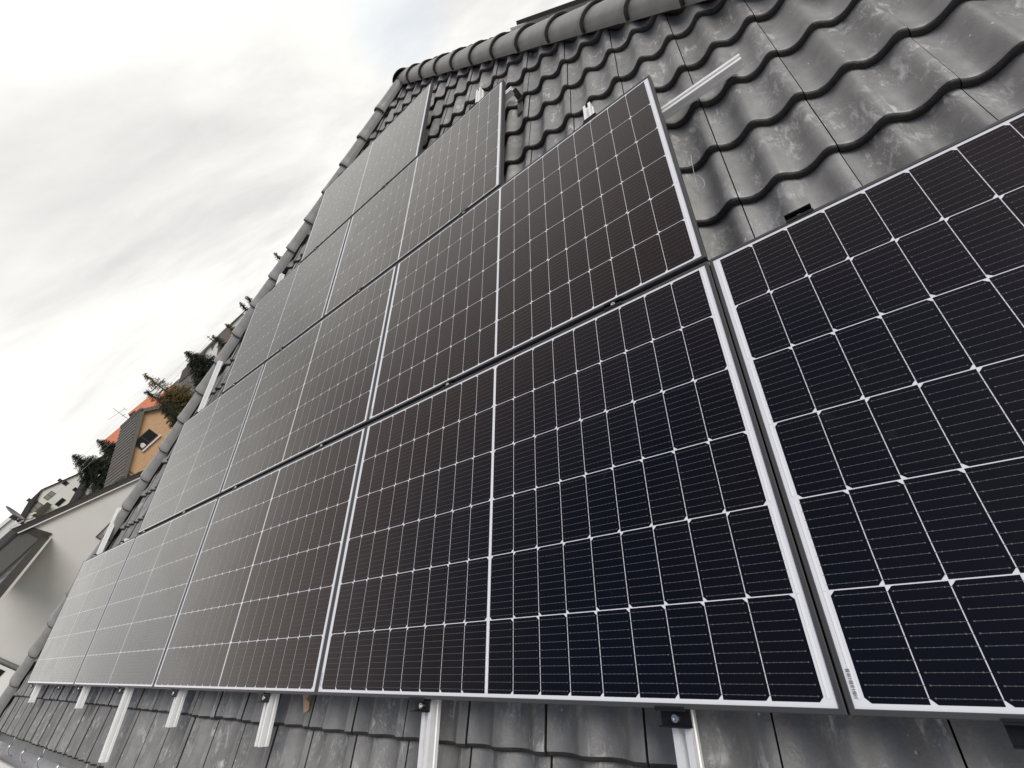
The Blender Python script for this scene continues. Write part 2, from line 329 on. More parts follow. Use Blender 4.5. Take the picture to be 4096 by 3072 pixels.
# ------------------------------------------------------------------ the tiled house
rnd = random.Random(4)
house = thing('tiled_house', 'house under a grey pan-tiled hip roof that carries the solar panels', 'house', (-2.5, 5.4, 0))
LIFT, W00, CW, GA = 0.030, -0.184, 0.300, 0.319
def wave(x):
    p = ((x - 0.1275) / 0.15) % 1.0
    p = p - 0.05 * math.sin(2 * math.pi * p) / (2 * math.pi) * -1.0
    a = 0.5 + 0.5 * math.cos(2 * math.pi * p)
    return 0.035 * a ** 1.25
def tile_roof(T, u0, u1, v0, v1, planes):
    mb = MB(); NX = 24
    iu0 = math.floor((u0 - 0.144) / CW) - 1; iu1 = math.ceil((u1 - 0.144) / CW) + 1
    iv0 = round((v0 + 0.455) / GA); iv1 = math.ceil((v1 + 0.455) / GA)
    xs = [0.0018 + (CW - 0.0036) * i / NX for i in range(NX + 1)]
    for iv in range(iv0, iv1):
        for iu in range(iu0, iu1):
            ub = 0.144 + iu * CW; vb = -0.455 + iv * GA
            if not all(max(a * (ub + du) + b * (vb + dv) + c for du in (0, CW) for dv in (0, GA)) > 0 for a, b, c in planes): continue
            dw = rnd.uniform(-0.0018, 0.0018); dv = rnd.uniform(-0.003, 0.003); tl = rnd.uniform(-0.0015, 0.0015)
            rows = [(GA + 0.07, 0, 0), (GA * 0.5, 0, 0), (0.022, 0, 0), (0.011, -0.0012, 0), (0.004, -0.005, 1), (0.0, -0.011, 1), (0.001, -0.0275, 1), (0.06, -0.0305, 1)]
            vs = []
            for s, d, _ in rows:
                for i, x in enumerate(xs):
                    h = wave(x)
                    if x < 0.022: h = min(h, 0.0235) - 0.002
                    if d < -0.02: h = wave(x) * 0.96
                    w = W00 + h + LIFT * (1 - s / GA) + d + dw + tl * (x / CW - 0.5) * 2
                    vs.append((ub + x, vb + s + dv, w))
            n = NX + 1; fs = []; ms = []
            o = len(mb.v); mb.v += vs
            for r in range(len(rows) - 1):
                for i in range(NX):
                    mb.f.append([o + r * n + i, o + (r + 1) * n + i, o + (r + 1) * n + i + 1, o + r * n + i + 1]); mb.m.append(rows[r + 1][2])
            # side flanks in the joints
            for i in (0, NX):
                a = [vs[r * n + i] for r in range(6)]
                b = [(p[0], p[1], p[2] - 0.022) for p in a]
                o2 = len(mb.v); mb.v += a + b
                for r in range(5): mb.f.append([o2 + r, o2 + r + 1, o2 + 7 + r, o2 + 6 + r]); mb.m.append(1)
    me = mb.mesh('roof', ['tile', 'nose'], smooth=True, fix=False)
    bm = bmesh.new(); bm.from_mesh(me)
    for a, b, c in planes:
        no = Vector((a, b, 0)).normalized(); l = math.hypot(a, b)
        pc = no * (-c / l)
        bmesh.ops.bisect_plane(bm, geom=bm.verts[:] + bm.edges[:] + bm.faces[:], plane_co=pc, plane_no=no, clear_inner=True)
    bmesh.ops.recalc_face_normals(bm, faces=bm.faces)
    for f in bm.faces:
        pass
    bm.to_mesh(me); bm.free()
    try: me.set_sharp_from_angle(angle=R_(50))
    except Exception: pass
    return link('roof', me, house, T)
k = CP
E0 = -0.47
pl_l = (1.0, -k, -(AU) + k * AV); pl_r = (-1.0, -k, AU + k * AV)      # front triangle
tile_roof(ROOF, AU - k * (AV - E0), AU + k * (AV - E0), -0.455, AV, [pl_l, pl_r])
tile_roof(RIGHT, -k * (AV - E0), 6.0, -0.455, AV, [(1.0, -k, k * AV), (-1, 0, 6.0)])
tile_roof(LEFT, -6.0, k * (AV - E0), -0.455, AV, [(-1.0, -k, k * AV), (1, 0, 6.0)])
# dark sarking under the tiles
sk = MB()
for T, a, b in ((ROOF, None, None), (RIGHT, None, 6.0), (LEFT, -6.0, None)):
    z = -0.24; h = k * (AV - E0)
    if T is ROOF: q = [(AU - h, E0, z), (AU + h, E0, z), (AU, AV, z)]
    elif T is RIGHT: q = [(-h, E0, z), (6, E0, z), (6, AV, z), (0, AV, z)]
    else: q = [(-6, E0, z), (h, E0, z), (0, AV, z), (-6, AV, z)]
    sk.poly([T @ Vector(p) for p in q])
sk.build('underlay', ['black'], house)

# black filler added along the hips, standing in for shade below the caps
hb = MB(); up0 = Vector((0, 0, 1))
for sgn in (-1, 1):
    p0 = rp(AU, AV, AW); p1 = rp(AU + sgn * k * (AV + 0.46), -0.46, AW)
    sd_ = (p1 - p0).cross(up0).normalized()
    vs = [p + sd_ * a * 0.075 + up0 * h_ for p in (p0, p1) for a, h_ in ((-1, -0.16), (1, -0.16), (1, -0.004), (-1, -0.004))]
    hb.add(vs, [(0, 1, 5, 4), (1, 2, 6, 5), (2, 3, 7, 6), (3, 0, 4, 7), (0, 3, 2, 1), (4, 5, 6, 7)])
hb.build('hip_gap_filler', ['black'], house)
# hip and ridge caps
def cap_mesh():
    mb = MB(); NA = 20
    angs = [R_(-103) + R_(206) * i / NA for i in range(NA + 1)]
    secs = [(0.0, 0.110), (0.30, 0.120), (0.355, 0.123), (0.372, 0.128), (0.415, 0.130), (0.427, 0.127)]
    rings = []
    for x, r in secs: rings.append([(x, r * 1.0 * math.sin(a), r * 0.62 * math.cos(a) if abs(a) < R_(90) else r * 0.62 * math.cos(a) * 1.8) for a in angs])
    rings.append([(0.427, p[1] * 0.86, p[2] * 0.86) for p in rings[-1]])
    rings.append([(0.30, p[1], p[2]) for p in rings[-1]])
    vs = [p for r in rings for p in r]; n = NA + 1
    for r in range(len(rings) - 1):
        mb.add([], [], 0)
    o = len(mb.v); mb.v += vs
    for r in range(len(rings) - 1):
        for i in range(NA):
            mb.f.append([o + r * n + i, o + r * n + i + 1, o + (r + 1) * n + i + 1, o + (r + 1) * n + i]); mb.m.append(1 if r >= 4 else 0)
    # lower edge thickness along both long sides
    for i in (0, NA):
        for r in range(5):
            a = rings[r][i]; b = rings[r + 1][i]
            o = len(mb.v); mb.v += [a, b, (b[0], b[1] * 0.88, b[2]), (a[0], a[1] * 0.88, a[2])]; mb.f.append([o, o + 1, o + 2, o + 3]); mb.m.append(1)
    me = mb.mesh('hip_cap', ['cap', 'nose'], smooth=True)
    try: me.set_sharp_from_angle(angle=R_(38))
    except Exception: pass
    return me
capme = cap_mesh()
nF, nR, nL = (T.to_3x3() @ Vector((0, 0, 1)) for T in (ROOF, RIGHT, LEFT))
def caps(p0, d, up, n, spacing=0.385, start=0.0, name='hip_cap', jit=True):
    d = d.normalized(); up = (up - d * up.dot(d)).normalized(); s = up.cross(d)
    for i in range(n):
        p = p0 + d * (start + i * spacing)
        tilt = 0.035
        dd = (d * math.cos(tilt) + up * math.sin(tilt) * -0.0).normalized()
        mw = Matrix((( d.x, s.x, up.x, p.x), (d.y, s.y, up.y, p.y), (d.z, s.z, up.z, p.z), (0, 0, 0, 1)))
        if jit: mw = mw @ Matrix.Rotation(rnd.uniform(-0.02, 0.02), 4, 'X') @ Matrix.Rotation(rnd.uniform(-0.008, 0.008), 4, 'Z')
        mw = mw @ Matrix.Rotation(0.030, 4, 'Y').inverted()
        link(name, capme, house, mw)
HW = AW
axl0 = rp(AU, AV, HW); axl1 = rp(AU - k * (AV + 0.5), -0.5, HW); axr1 = rp(AU + k * (AV + 0.5), -0.5, HW)
caps(axl0, axl1 - axl0, nF + nL, 23, start=0.10)
caps(axl0, axr1 - axl0, nF + nR, 23, start=-0.06)
caps(axl0 + Vector((0, 6.1, 0)), Vector((0, -1, 0)), nL + nR, 16, name='ridge_cap')

# eave: drip sheets, clips, gutter
for i in range(17):
    ua = -8.95 + i * 0.672
    ub = ua + 0.655; mb = MB()
    sag = rnd.uniform(-0.004, 0.004)
    pr = [(-0.36, -0.205), (-0.462, -0.213 + sag), (-0.548, -0.221 + sag), (-0.551, -0.236)]
    ins = 0.030
    vs = []
    for j, (v, w) in enumerate(pr):
        x = 0.0 if j >= 2 else ins
        vs += [rp(ua + x, v, w + 0.004), rp(ub - x, v, w - 0.002)]
    mb.add(vs, [(2 * j, 2 * j + 1, 2 * j + 3, 2 * j + 2) for j in range(3)])
    o = mb.build('drip_sheet', ['zinc'], house); so_ = o.modifiers.new('thick', 'SOLIDIFY'); so_.thickness = 0.002
    mb = MB()
    pts = [(ub + 0.008, -0.535, -0.212), (ub + 0.004, -0.57, -0.200), (ub - 0.004, -0.605, -0.212), (ub - 0.010, -0.632, -0.238), (ub - 0.012, -0.640, -0.262)]
    mb.tube([rp(*p) for p in pts], 0.007, 6); mb.build('gutter_clip', ['steel'], house, smooth=True)
gb = MB(); NG = 14; ga = []
gc = rp(0, -0.625, -0.275)
for i in range(NG + 1):
    a = R_(180) + R_(180) * i / NG
    ga.append((gc.y + 0.075 * math.cos(a), gc.z + 0.075 * math.sin(a)))
lip = [(gc.y - 0.075 - 0.012, gc.z + 0.004), (gc.y - 0.075 - 0.004, gc.z + 0.012)]
prof = [lip[0], lip[1]] + ga
vs = [(x, y, z) for x in (-9.1, 3.6) for y, z in prof]; n = len(prof)
gb.add(vs, [(i, i + 1, n + i + 1, n + i) for i in range(n - 1)])
o = gb.build('gutter', ['gutter'], house, smooth=True); so_ = o.modifiers.new('thick', 'SOLIDIFY'); so_.thickness = 0.0025
wb = MB(); wb.box(-7.9, 2.9, 0.35, 11.4, 0, 4.62); wb.build('wall', ['render'], house)
sb = MB(); sb.box(-8.4, 3.4, -0.33, 11.5, 4.64, 4.70); sb.build('soffit', ['wood'], house)

# ------------------------------------------------------------------ solar panel
PW, PH, GU, GV, LP = 1.722, 1.127, 0.0243, 0.0385, 0.010
def frame_mesh():
    mb = MB(); x, y = PW / 2, PH
    def rect(out, z): return [(-x - out, -out, z), (x + out, -out, z), (x + out, y + out, z), (-x - out, y + out, z)]
    rs = [rect(-0.018, -0.030), rect(LP, -0.030), rect(LP, -0.0014), rect(LP - 0.0014, 0.0), rect(0.0008, 0.0), rect(0.0, -0.0006), rect(0.0, -0.006), rect(-0.018, -0.0275)]
    vs = [p for r in rs for p in r]
    fs = [(r * 4 + i, r * 4 + (i + 1) % 4, ((r + 1) % len(rs)) * 4 + (i + 1) % 4, ((r + 1) % len(rs)) * 4 + i) for r in range(len(rs)) for i in range(4)]
    mb.add(vs, fs); return mb.mesh('frame', ['frame'])
CELL, HALF, CG, RG, MG = 0.1830, 0.0911, 0.0019, 0.0023, 0.0120
def cell_mesh():
    mb = MB(); x, y = PW / 2, PH; z = -0.0026
    mb.add([(-x + 0.0002, 0.0002, z), (x - 0.0002, 0.0002, z), (x - 0.0002, y - 0.0002, z), (-x + 0.0002, y - 0.0002, z)], [(0, 1, 2, 3)], 0)
    tot = 6 * CELL + 5 * RG; yb = (PH - tot) / 2
    zc, zb, zp = z + 0.0003, z + 0.0006, z + 0.0008
    ch = 0.0085
    def q(xa, xb, ya, yb_, zz, m): mb.add([(xa, ya, zz), (xb, ya, zz), (xb, yb_, zz), (xa, yb_, zz)], [(0, 1, 2, 3)], m)
    for side in (-1, 1):
        for c in range(9):
            if side < 0: xa = -MG / 2 - (c + 1) * HALF - c * CG
            else: xa = MG / 2 + c * (HALF + CG)
            xb = xa + HALF
            for r in range(6):
                ya = yb + r * (CELL + RG); ye = ya + CELL
                left = (r % 2 == 0) == (side < 0)
                if left: p = [(xa + ch, ya), (xb, ya), (xb, ye), (xa + ch, ye), (xa, ye - ch), (xa, ya + ch)]
                else: p = [(xa, ya), (xb - ch, ya), (xb, ya + ch), (xb, ye - ch), (xb - ch, ye), (xa, ye)]
                mb.poly([(a, b, zc) for a, b in p], 1)
                for k_ in range(10):
                    yy = ya + CELL * (k_ + 0.5) / 10
                    q(xa + 0.006 if left else xa - CG, xb + CG if left else xb - 0.006, yy - 0.00035, yy + 0.00035, zb, 2)
                    for j in range(7):
                        xx = xa + HALF * (0.09 + 0.82 * j / 6); s = 0.0012 if j in (0, 6) else 0.0008
                        q(xx - s, xx + s, yy - s, yy + s, zp, 2)
        # interconnect ribbons under the glass at the short ends and the middle
    for r in range(6):
        ya = yb + r * (CELL + RG)
        for sx_ in (-1, 1):
            a = sx_ * (x - 0.0115); q(a - 0.0028, a + 0.0028, ya + 0.006 if r % 2 == 0 else ya - RG + 0.001, ya + CELL - 0.006 if r % 2 else ya + CELL, zb, 3)
        q(-0.0026, 0.0026, ya + 0.004, ya + CELL - 0.004, zb, 3)
    return mb.mesh('cell_sheet', ['back', 'cell', 'bus', 'tin'], fix=False)
def label_mesh():
    mb = MB(); rl = random.Random(9); x = -PW / 2 + 0.0045; z = -0.0016
    y = 0.016
    while y < 0.060:
        h = rl.choice((0.0007, 0.0011, 0.0018)); mb.add([(x, y, z), (x + 0.0062, y, z), (x + 0.0062, y + h, z), (x, y + h, z)], [(0, 1, 2, 3)]); y += h + rl.choice((0.0008, 0.0012, 0.002))
    return mb.mesh('serial_label', ['ink'], fix=False)
FM, CM, LM = frame_mesh(), cell_mesh(), label_mesh()
PG = 'solar panels mounted on the tiled roof'
def panel_proto(label):
    t = thing('solar_panel', label, 'solar panel', group=PG)
    for nme, me in (('frame', FM), ('cell_sheet', CM), ('serial_label', LM)):
        o = link(nme, me, t, 'local')
    return t
panels = [
    (1, 0, 'solar panel cropped by the right edge, right of the long dark gap'),
    (0, 0, 'largest whole solar panel, bottom row, directly left of the long dark gap'),
    (-1, 0, 'bottom row solar panel with brownish sheen, next to the largest whole panel'),
    (-2, 0, 'bottom row solar panel reflecting pale grey, second from the left roof edge'),
    (-3, 0, 'leftmost solar panel of the bottom row, palest reflection, beside the hip caps'),
    (0, 1, 'dark second-row solar panel with a long horizontal rail poking out at its right'),
    (-1, 1, 'middle solar panel of the second row, grey-brown sheen'),
    (-2, 1, 'leftmost solar panel of the second row, pale grey, beside the hip caps'),
    (-0.5, 2, 'right solar panel of the third row, its end over a steel roof hook'),
    (-1.5, 2, 'left solar panel of the third row, pale grey, touching the hip edge'),
    (-1, 3, 'single solar panel of the topmost row, nearest to the roof peak'),
]
proto = None
for i, r, lab in panels:
    uc = -PW / 2 + i * (PW + GU) if i <= 0 else PW / 2 + GU
    mb_ = rmat(uc, r * (PH + GV), 0, rnd.uniform(-0.0006, 0.0006))
    if proto is None: proto = panel_proto(lab); proto.matrix_basis = mb_
    else: dup(proto, mb_, lab)
# one more panel on the neighbouring roof face, seen over the hip
nP = RIGHT.to_3x3()
pq = RIGHT.inverted() @ Vector((-0.885, 4.55, 6.592)); vtop = pq.y; wtop = pq.z
ptm = RIGHT @ Matrix.Translation((4.55 - APEX.y + PW / 2, vtop - PH, wtop))
ptm = Matrix.Translation(ptm.translation) @ RIGHT.to_3x3().to_4x4()
dup(proto, ptm, 'dark solar panel seen edge-on above the hip caps at the top')

# ------------------------------------------------------------------ mounting rails
RAIL = [(-0.021, 0), (-0.021, 0.012), (-0.0185, 0.014), (-0.0185, 0.020), (-0.021, 0.022), (-0.021, 0.040), (-0.007, 0.040), (-0.007, 0.036), (-0.011, 0.036), (-0.011, 0.024), (0.011, 0.024), (0.011, 0.036), (0.007, 0.036), (0.007, 0.040), (0.021, 0.040), (0.021, 0.022), (0.0185, 0.020), (0.0185, 0.014), (0.021, 0.012), (0.021, 0)]
def rail_obj(mw, length, label):
    mb = MB(); n = len(RAIL)
    vs = [(a, 0, b) for a, b in RAIL] + [(a, length, b) for a, b in RAIL]
    fs = [(i, (i + 1) % n, n + (i + 1) % n, n + i) for i in range(n)]
    for off in (0, n):      # open extrusion ends drawn as the metal section
        for q in ((0, 1, 18, 19), (1, 2, 17, 18), (2, 3, 16, 17), (3, 4, 15, 16), (4, 5, 9, 10, 15) if False else (4, 9, 10, 15), (4, 5, 8, 9), (5, 6, 7, 8), (10, 11, 14, 15), (11, 12, 13, 14)): fs.append(tuple(off + i for i in q))
    mb.add(vs, fs)
    o = mb.build('mounting_rail', ['alu'], mw=mw)
    return tag(o, label, 'mounting rail', 'aluminium rails under the solar panels')
RW0 = -0.0705
vert = [
    (0.262, 0.002, 1.185, 'aluminium rail tip behind the clamp on top of the cropped right panel'),
    (-0.316, -0.80, 2.507, 'widest foreground aluminium rail running off the bottom edge, right one of two'),
    (-1.134, -0.80, 3.752, 'aluminium rail running off the bottom edge, left one of the two nearest'),
    (-2.150, -0.195, 4.72, 'short aluminium rail end below the bottom panels, beside the scrap of tan cardboard'),
    (-3.165, -0.178, 4.66, 'short aluminium rail end below the panels, just right of the long slanting rail'),
    (-4.040, -0.392, 3.722, 'long slanting aluminium rail end reaching farthest down the tiles at lower left'),
    (-5.030, -0.152, 3.019, 'short aluminium rail end just left of the long slanting one at the lower left'),
    (-5.730, -0.006, 1.200, 'aluminium rail under the leftmost bottom panel, only its tip showing at a clamp'),
    (-6.675, -0.156, 1.693, 'leftmost aluminium rail, its upper end clear against hip caps and beige wall'),
]
for u, a, b, lab in vert: rail_obj(rmat(u, a, RW0), b - a, lab)
RZ = R_(-90)
rail_obj(rmat(-5.05, 2.120, RW0 - 0.0405, RZ), 5.38, 'horizontal aluminium rail sticking far out to the right of the second row')
rail_obj(rmat(-4.25, 3.452, RW0 - 0.0405, RZ), 3.40, 'horizontal aluminium rail ending beside the steel roof hook, right of the third row')
rp_ = RIGHT @ Matrix.Translation((4.9 - APEX.y, vtop - 0.9, wtop - 0.0705))
rail_obj(Matrix.Translation(rp_.translation) @ RIGHT.to_3x3().to_4x4(), 1.06, 'aluminium rail end sticking out above the hip caps, under the edge-on panel')

# roof hook
hk = thing('roof_hook', 'grey steel roof hook bent from a horizontal rail end down onto the tiles', 'roof hook', rp(-0.84, 3.38, -0.16), rot=(Matrix.Rotation(PIT, 3, 'X')))
mb = MB(); T = Matrix.Rotation(0, 4, 'X')
mb.box(-0.022, 0.022, 0.055, 0.060, 0.005, 0.075); mb.box(-0.022, 0.022, -0.13, 0.060, 0.000, 0.006); mb.box(-0.022, 0.022, -0.136, -0.130, -0.02, 0.006)
ob = mb.build('hook_arm', ['hook'], hk, 'local'); bevel(ob, 0.0015)
T2 = Matrix.Translation((0.035, 0.045, 0.045)) @ Matrix.Rotation(R_(-40), 4, 'Y')
mb = MB(); mb.box(-0.012, 0.07, -0.003, 0.003, -0.085, 0.02); 
for dy in (-0.02, -0.055):
    mb.cyl((0.02, -0.003, dy), (0, -1, 0), 0.008, 0.008, 8)
ob = mb.build('hook_plate', ['hook'], hk, 'local')

# ------------------------------------------------------------------ clamps
def bolt_mesh():
    mb = MB(); prof = [(0.0, 0.0), (0.0078, 0.0), (0.0082, 0.006), (0.0074, 0.0075), (0.0042, 0.0075), (0.0040, 0.003), (0, 0.003)]
    n = 18; vs = []; fs = []
    for r, z in prof: vs += [(r * math.cos(2 * math.pi * i / n), r * math.sin(2 * math.pi * i / n), z) for i in range(n)]
    for j in range(len(prof) - 1): fs += [(j * n + i, j * n + (i + 1) % n, (j + 1) * n + (i + 1) % n, (j + 1) * n + i) for i in range(n)]
    mb.add(vs, fs, 0); mb.cyl((0, 0, -0.02), (0, 0, 1), 0.004, 0.024, 8, 0)
    return mb.mesh('bolt', ['steel'])
BM_ = bolt_mesh()
def clamp_mesh(mid):
    mb = MB(); l = 0.034; t = 0.003
    if mid:
        h = 0.0035
        mb.box(-l, l, -0.0055, 0.0055, -0.016, -0.013)                     # floor of the channel
        for q in (-1, 1):
            mb.box(-l, l, *sorted((q * 0.0055, q * 0.0085)), -0.016, h)
            mb.box(-l, l, *sorted((q * 0.0086, q * 0.0165)), 0.0010, h)
    else:      # the clamp stands on the -y side of the panel edge
        mb.box(-l, l, -0.034, -0.0006, -0.0275, -0.0245)
        mb.box(-l, l, -0.0040, -0.0006, -0.0245, 0.0030); mb.box(-l, l, -0.0004, 0.0050, 0.0008, 0.0030)
        mb.box(-l, l, -0.0340, -0.0310, -0.0245, -0.006)
    return mb.mesh('body', ['black'])
CMID, CEND = clamp_mesh(True), clamp_mesh(False)
cproto = {}
def clamp(kind, mw, label, group):
    if kind not in cproto:
        t = thing('mid_clamp' if kind == 'mid' else 'end_clamp', label, 'clamp', group=group)
        o = link('body', CMID if kind == 'mid' else CEND, t, 'local'); bevel(o, 0.0006)
        b = link('bolt', BM_, t, 'local'); b.location = (0, 0, -0.0050) if kind == 'mid' else (0, -0.018, -0.0245)
        cproto[kind] = t; t.matrix_basis = mw
    else: dup(cproto[kind], mw, label, group)
Q = PH + GV
ordn = ['first', 'second', 'third', 'fourth', 'fifth', 'sixth', 'seventh', 'eighth', 'ninth']
for row, us, nm in ((1, (-0.316, -1.142, -2.158, -3.222, -4.118, -5.03), 'gap above the bottom panel row'), (2, (-1.138, -2.153, -3.225, -4.08), 'gap between second and third panel rows'), (3, (-2.140, -3.19), 'gap below the topmost panel')):
    for j, u in enumerate(us):
        clamp('mid', rmat(u, row * Q - GV / 2), 'black mid clamp in the %s, %s from the right' % (nm, ordn[j]), 'mid clamps between the panel rows')
for j, u in enumerate((0.250, -0.322, -1.150, -2.165, -3.19, -4.11, -5.12, -5.735, -6.80)):
    clamp('end', rmat(u, -LP), 'black end clamp at the lower edge of the bottom panels, %s from the right' % ordn[j], 'end clamps along the lower panel edge')
for u, v, lab in ((0.270, PH, 'large black end clamp on top of the cropped right panel'), (-0.300, Q + PH, 'black end clamp on top of the dark second-row panel, below a rail end'),
                  (-1.145, 2 * Q + PH, 'black end clamp on the top edge of the right third-row panel'), (-2.139, 3 * Q + PH, 'small black end clamp on the top edge of the topmost panel, right one'), (-3.19, 3 * Q + PH, 'small black end clamp on the top edge of the topmost panel, left one'),
                  (-4.04, 2 * Q + PH, 'small black end clamp on the top edge of the left third-row panel'), (-4.97, Q + PH, 'small black end clamp on the top edge of the leftmost second-row panel'),
                  (-5.73, PH, 'black end clamp on top of the leftmost bottom panel, right one'), (-6.64, PH, 'black end clamp on top of the leftmost bottom panel, beside the rail')):
    clamp('end', rmat(u, v + LP, 0, math.pi), lab, 'end clamps along the upper panel edges')

# small things lying on the roof
mb = MB(); mb.tube([rp(0.047, 1.815, -0.128), rp(0.043, 1.775, -0.12), rp(0.040, 1.736, -0.125), rp(0.036, 1.705, -0.13), rp(0.030, 1.675, -0.15), rp(0.030, 1.640, -0.155), rp(0.040, 1.622, -0.155), rp(0.056, 1.640, -0.15), rp(0.058, 1.665, -0.145), rp(0.050, 1.690, -0.14), rp(0.038, 1.702, -0.132)], 0.0009, 6)
tag(mb.build('wire_loop', ['cable'], smooth=True), 'thin white wire with a small loop on the tiles beside a panel', 'wire')
mb = MB()
pc = [(-2.008, 0.03), (-1.966, 0.03), (-1.957, -0.012), (-1.972, -0.030), (-1.950, -0.040), (-1.952, -0.066), (-1.966, -0.074), (-1.985, -0.078), (-1.992, -0.050), (-2.000, -0.02)]
vs = [rp(u, v, -0.105 + 0.15 * (v + 0.02)) for u, v in pc] + [rp(u, v, -0.109 + 0.15 * (v + 0.02)) for u, v in pc]; n = len(pc)
mb.add(vs, [tuple(range(n)), tuple(range(n, 2 * n))[::-1]] + [(i, (i + 1) % n, n + (i + 1) % n, n + i) for i in range(n)])
tag(mb.build('cardboard_scrap', ['card']), 'torn scrap of tan cardboard sticking out under the bottom panel edge', 'cardboard')

# ------------------------------------------------------------------ neighbour with the beige gable wall
nb = thing('gable_house', 'neighbour house with a large beige-grey rendered wall and dark brown roof edge', 'house', (-29, 8, 0))
X0 = -24.0
def zv(y): return 6.22 - 0.395 * (y - 4.26)            # top of the sloping roof edge
mb = MB(); pts = [(1.22, 0), (16, 0), (16, zv(16) - 0.15), (4.3, zv(4.3) - 0.15), (1.22, zv(4.3) - 0.15)]
mb.prism(pts, lambda a, b, l: (l, a, b), X0, X0 - 9); mb.build('wall', ['beige'], nb)
mb = MB(); ang = math.atan(0.395)
mb.prism([(4.26, zv(4.26)), (17, zv(17)), (17 - 0.09, zv(17) - 0.25), (4.26 - 0.02, zv(4.26) - 0.19)], lambda a, b, l: (l, a, b), X0 + 0.14, X0 - 9.3); 
y = 4.3
while y < 16.5:            # stepped ends of the verge tiles
    mb.prism([(y, zv(y) - 0.02), (y + 0.36, zv(y + 0.36) - 0.02), (y + 0.36, zv(y + 0.36) + 0.005), (y, zv(y) + 0.03)], lambda a, b, l: (l, a, b), X0 + 0.155, X0 - 9.2); y += 0.37
rf = mb.build('roof', ['fascia'], nb)
mb = MB(); mb.prism([(4.26, zv(4.26) - 0.192), (16.9, zv(16.9) - 0.252), (16.9, zv(16.9) - 0.30), (4.26, zv(4.26) - 0.235)], lambda a, b, l: (l, a, b), X0 + 0.145, X0 + 0.09); mb.build('drip_edge', ['trim'], nb)
mb = MB(); mb.box(X0 - 4, X0 + 0.03, -6, 4.45, 5.3, 5.98); mb.build('clad_bay', ['clad'], nb)
mb = MB(); mb.box(X0 - 4.1, X0 + 0.08, -6.1, 4.42, 5.985, 6.06); mb.box(X0 - 4, X0 + 0.05, -6, 4.40, 5.36, 5.41); mb.build('coping', ['fascia'], nb)
mb = MB(); mb.add([(X0 + 0.06, 4.43, 5.97), (X0 + 0.06, 4.60, 5.97), (X0 + 0.06, 4.76, 5.24), (X0 + 0.06, 4.44, 5.30), (X0 - 0.2, 4.43, 5.97), (X0 - 0.2, 4.60, 5.97), (X0 - 0.2, 4.76, 5.24), (X0 - 0.2, 4.44, 5.30)], [(0, 1, 2, 3), (7, 6, 5, 4), (0, 4, 5, 1), (1, 5, 6, 2), (2, 6, 7, 3), (3, 7, 4, 0)]); mb.build('corner_post', ['fascia'], nb)
# canopy in front of the bay, its edge running towards our house
cA, cB = Vector((X0 + 0.02, 4.62, 0)), Vector((-16.6, 1.48, 0)); dd = (cB - cA).normalized(); nn_ = Vector((-dd.y, dd.x, 0))
mb = MB()
for (o0, o1, za, zb, mm) in ((-0.16, 0.0, 5.20, 5.40, 0), (-0.03, 0.035, 5.145, 5.197, 1)):
    vs = [c + nn_ * o_ + Vector((0, 0, z_)) for z_ in (za, zb) for o_ in (o0, o1) for c in (cA, cB)]
    mb.add(vs, [(0, 1, 3, 2), (4, 6, 7, 5), (0, 4, 5, 1), (2, 3, 7, 6), (0, 2, 6, 4), (1, 5, 7, 3)], mm)
cn = mb.build('canopy', ['fascia', 'trim'], nb)
mb = MB(); z_ = 5.285
tri = [(X0 + 0.06, 4.42), (X0 + 0.06, 2.95), (-17.3, 1.63)]
mb.prism(tri, lambda a, b, l: (a, b, l), z_ - 0.02, z_)
for j in range(1, 6):           # standing seams running out from the wall
    ya = 4.42 - j * 0.30; xe = X0 + 0.06 + (4.42 - ya) / (4.42 - 1.63) * (-17.3 - X0 - 0.06)
    if xe > X0 + 0.3: mb.box(X0 + 0.06, min(xe - 0.05, -17.6), ya - 0.012, ya + 0.012, z_ + 0.002, z_ + 0.03)
mb.build('canopy_sheeting', ['slat'], nb)
mb = MB(); mb.tube([(X0 + 0.09, 1.15, 0), (X0 + 0.09, 1.15, 5.1)], 0.06, 10); mb.build('downpipe', ['zinc'], nb, smooth=True)
mb = MB(); mb.box(X0 - 8, X0 + 0.03, -7, 1.07, 0, 5.0); mb.build('side_wall', ['render'], nb)
mb = MB(); mb.box(X0, X0 + 0.05, 0.55, 0.97, 3.13, 3.29); mb.build('slot_window', ['glassd'], nb)
mb = MB(); y0, y1, za, zb = 5.34, 6.45, 3.15, 4.12
mb.box(X0, X0 + 0.05, y0, y0 + 0.035, za, zb); mb.box(X0, X0 + 0.05, y1 - 0.035, y1, za, zb); mb.box(X0, X0 + 0.05, y0 + 0.035, y1 - 0.035, zb - 0.03, zb); mb.box(X0, X0 + 0.05, y0 + 0.035, y1 - 0.035, za, za + 0.03)
w_ = mb.build('window', ['wood'], nb)
mb = MB()
z = za + 0.03
while z < zb - 0.05: mb.box(X0, X0 + 0.025 + 0.012 * (int(z * 20) % 2), y0 + 0.035, y1 - 0.035, z, z + 0.044); z += 0.05
mb.build('roller_shutter', ['slat'], w_)

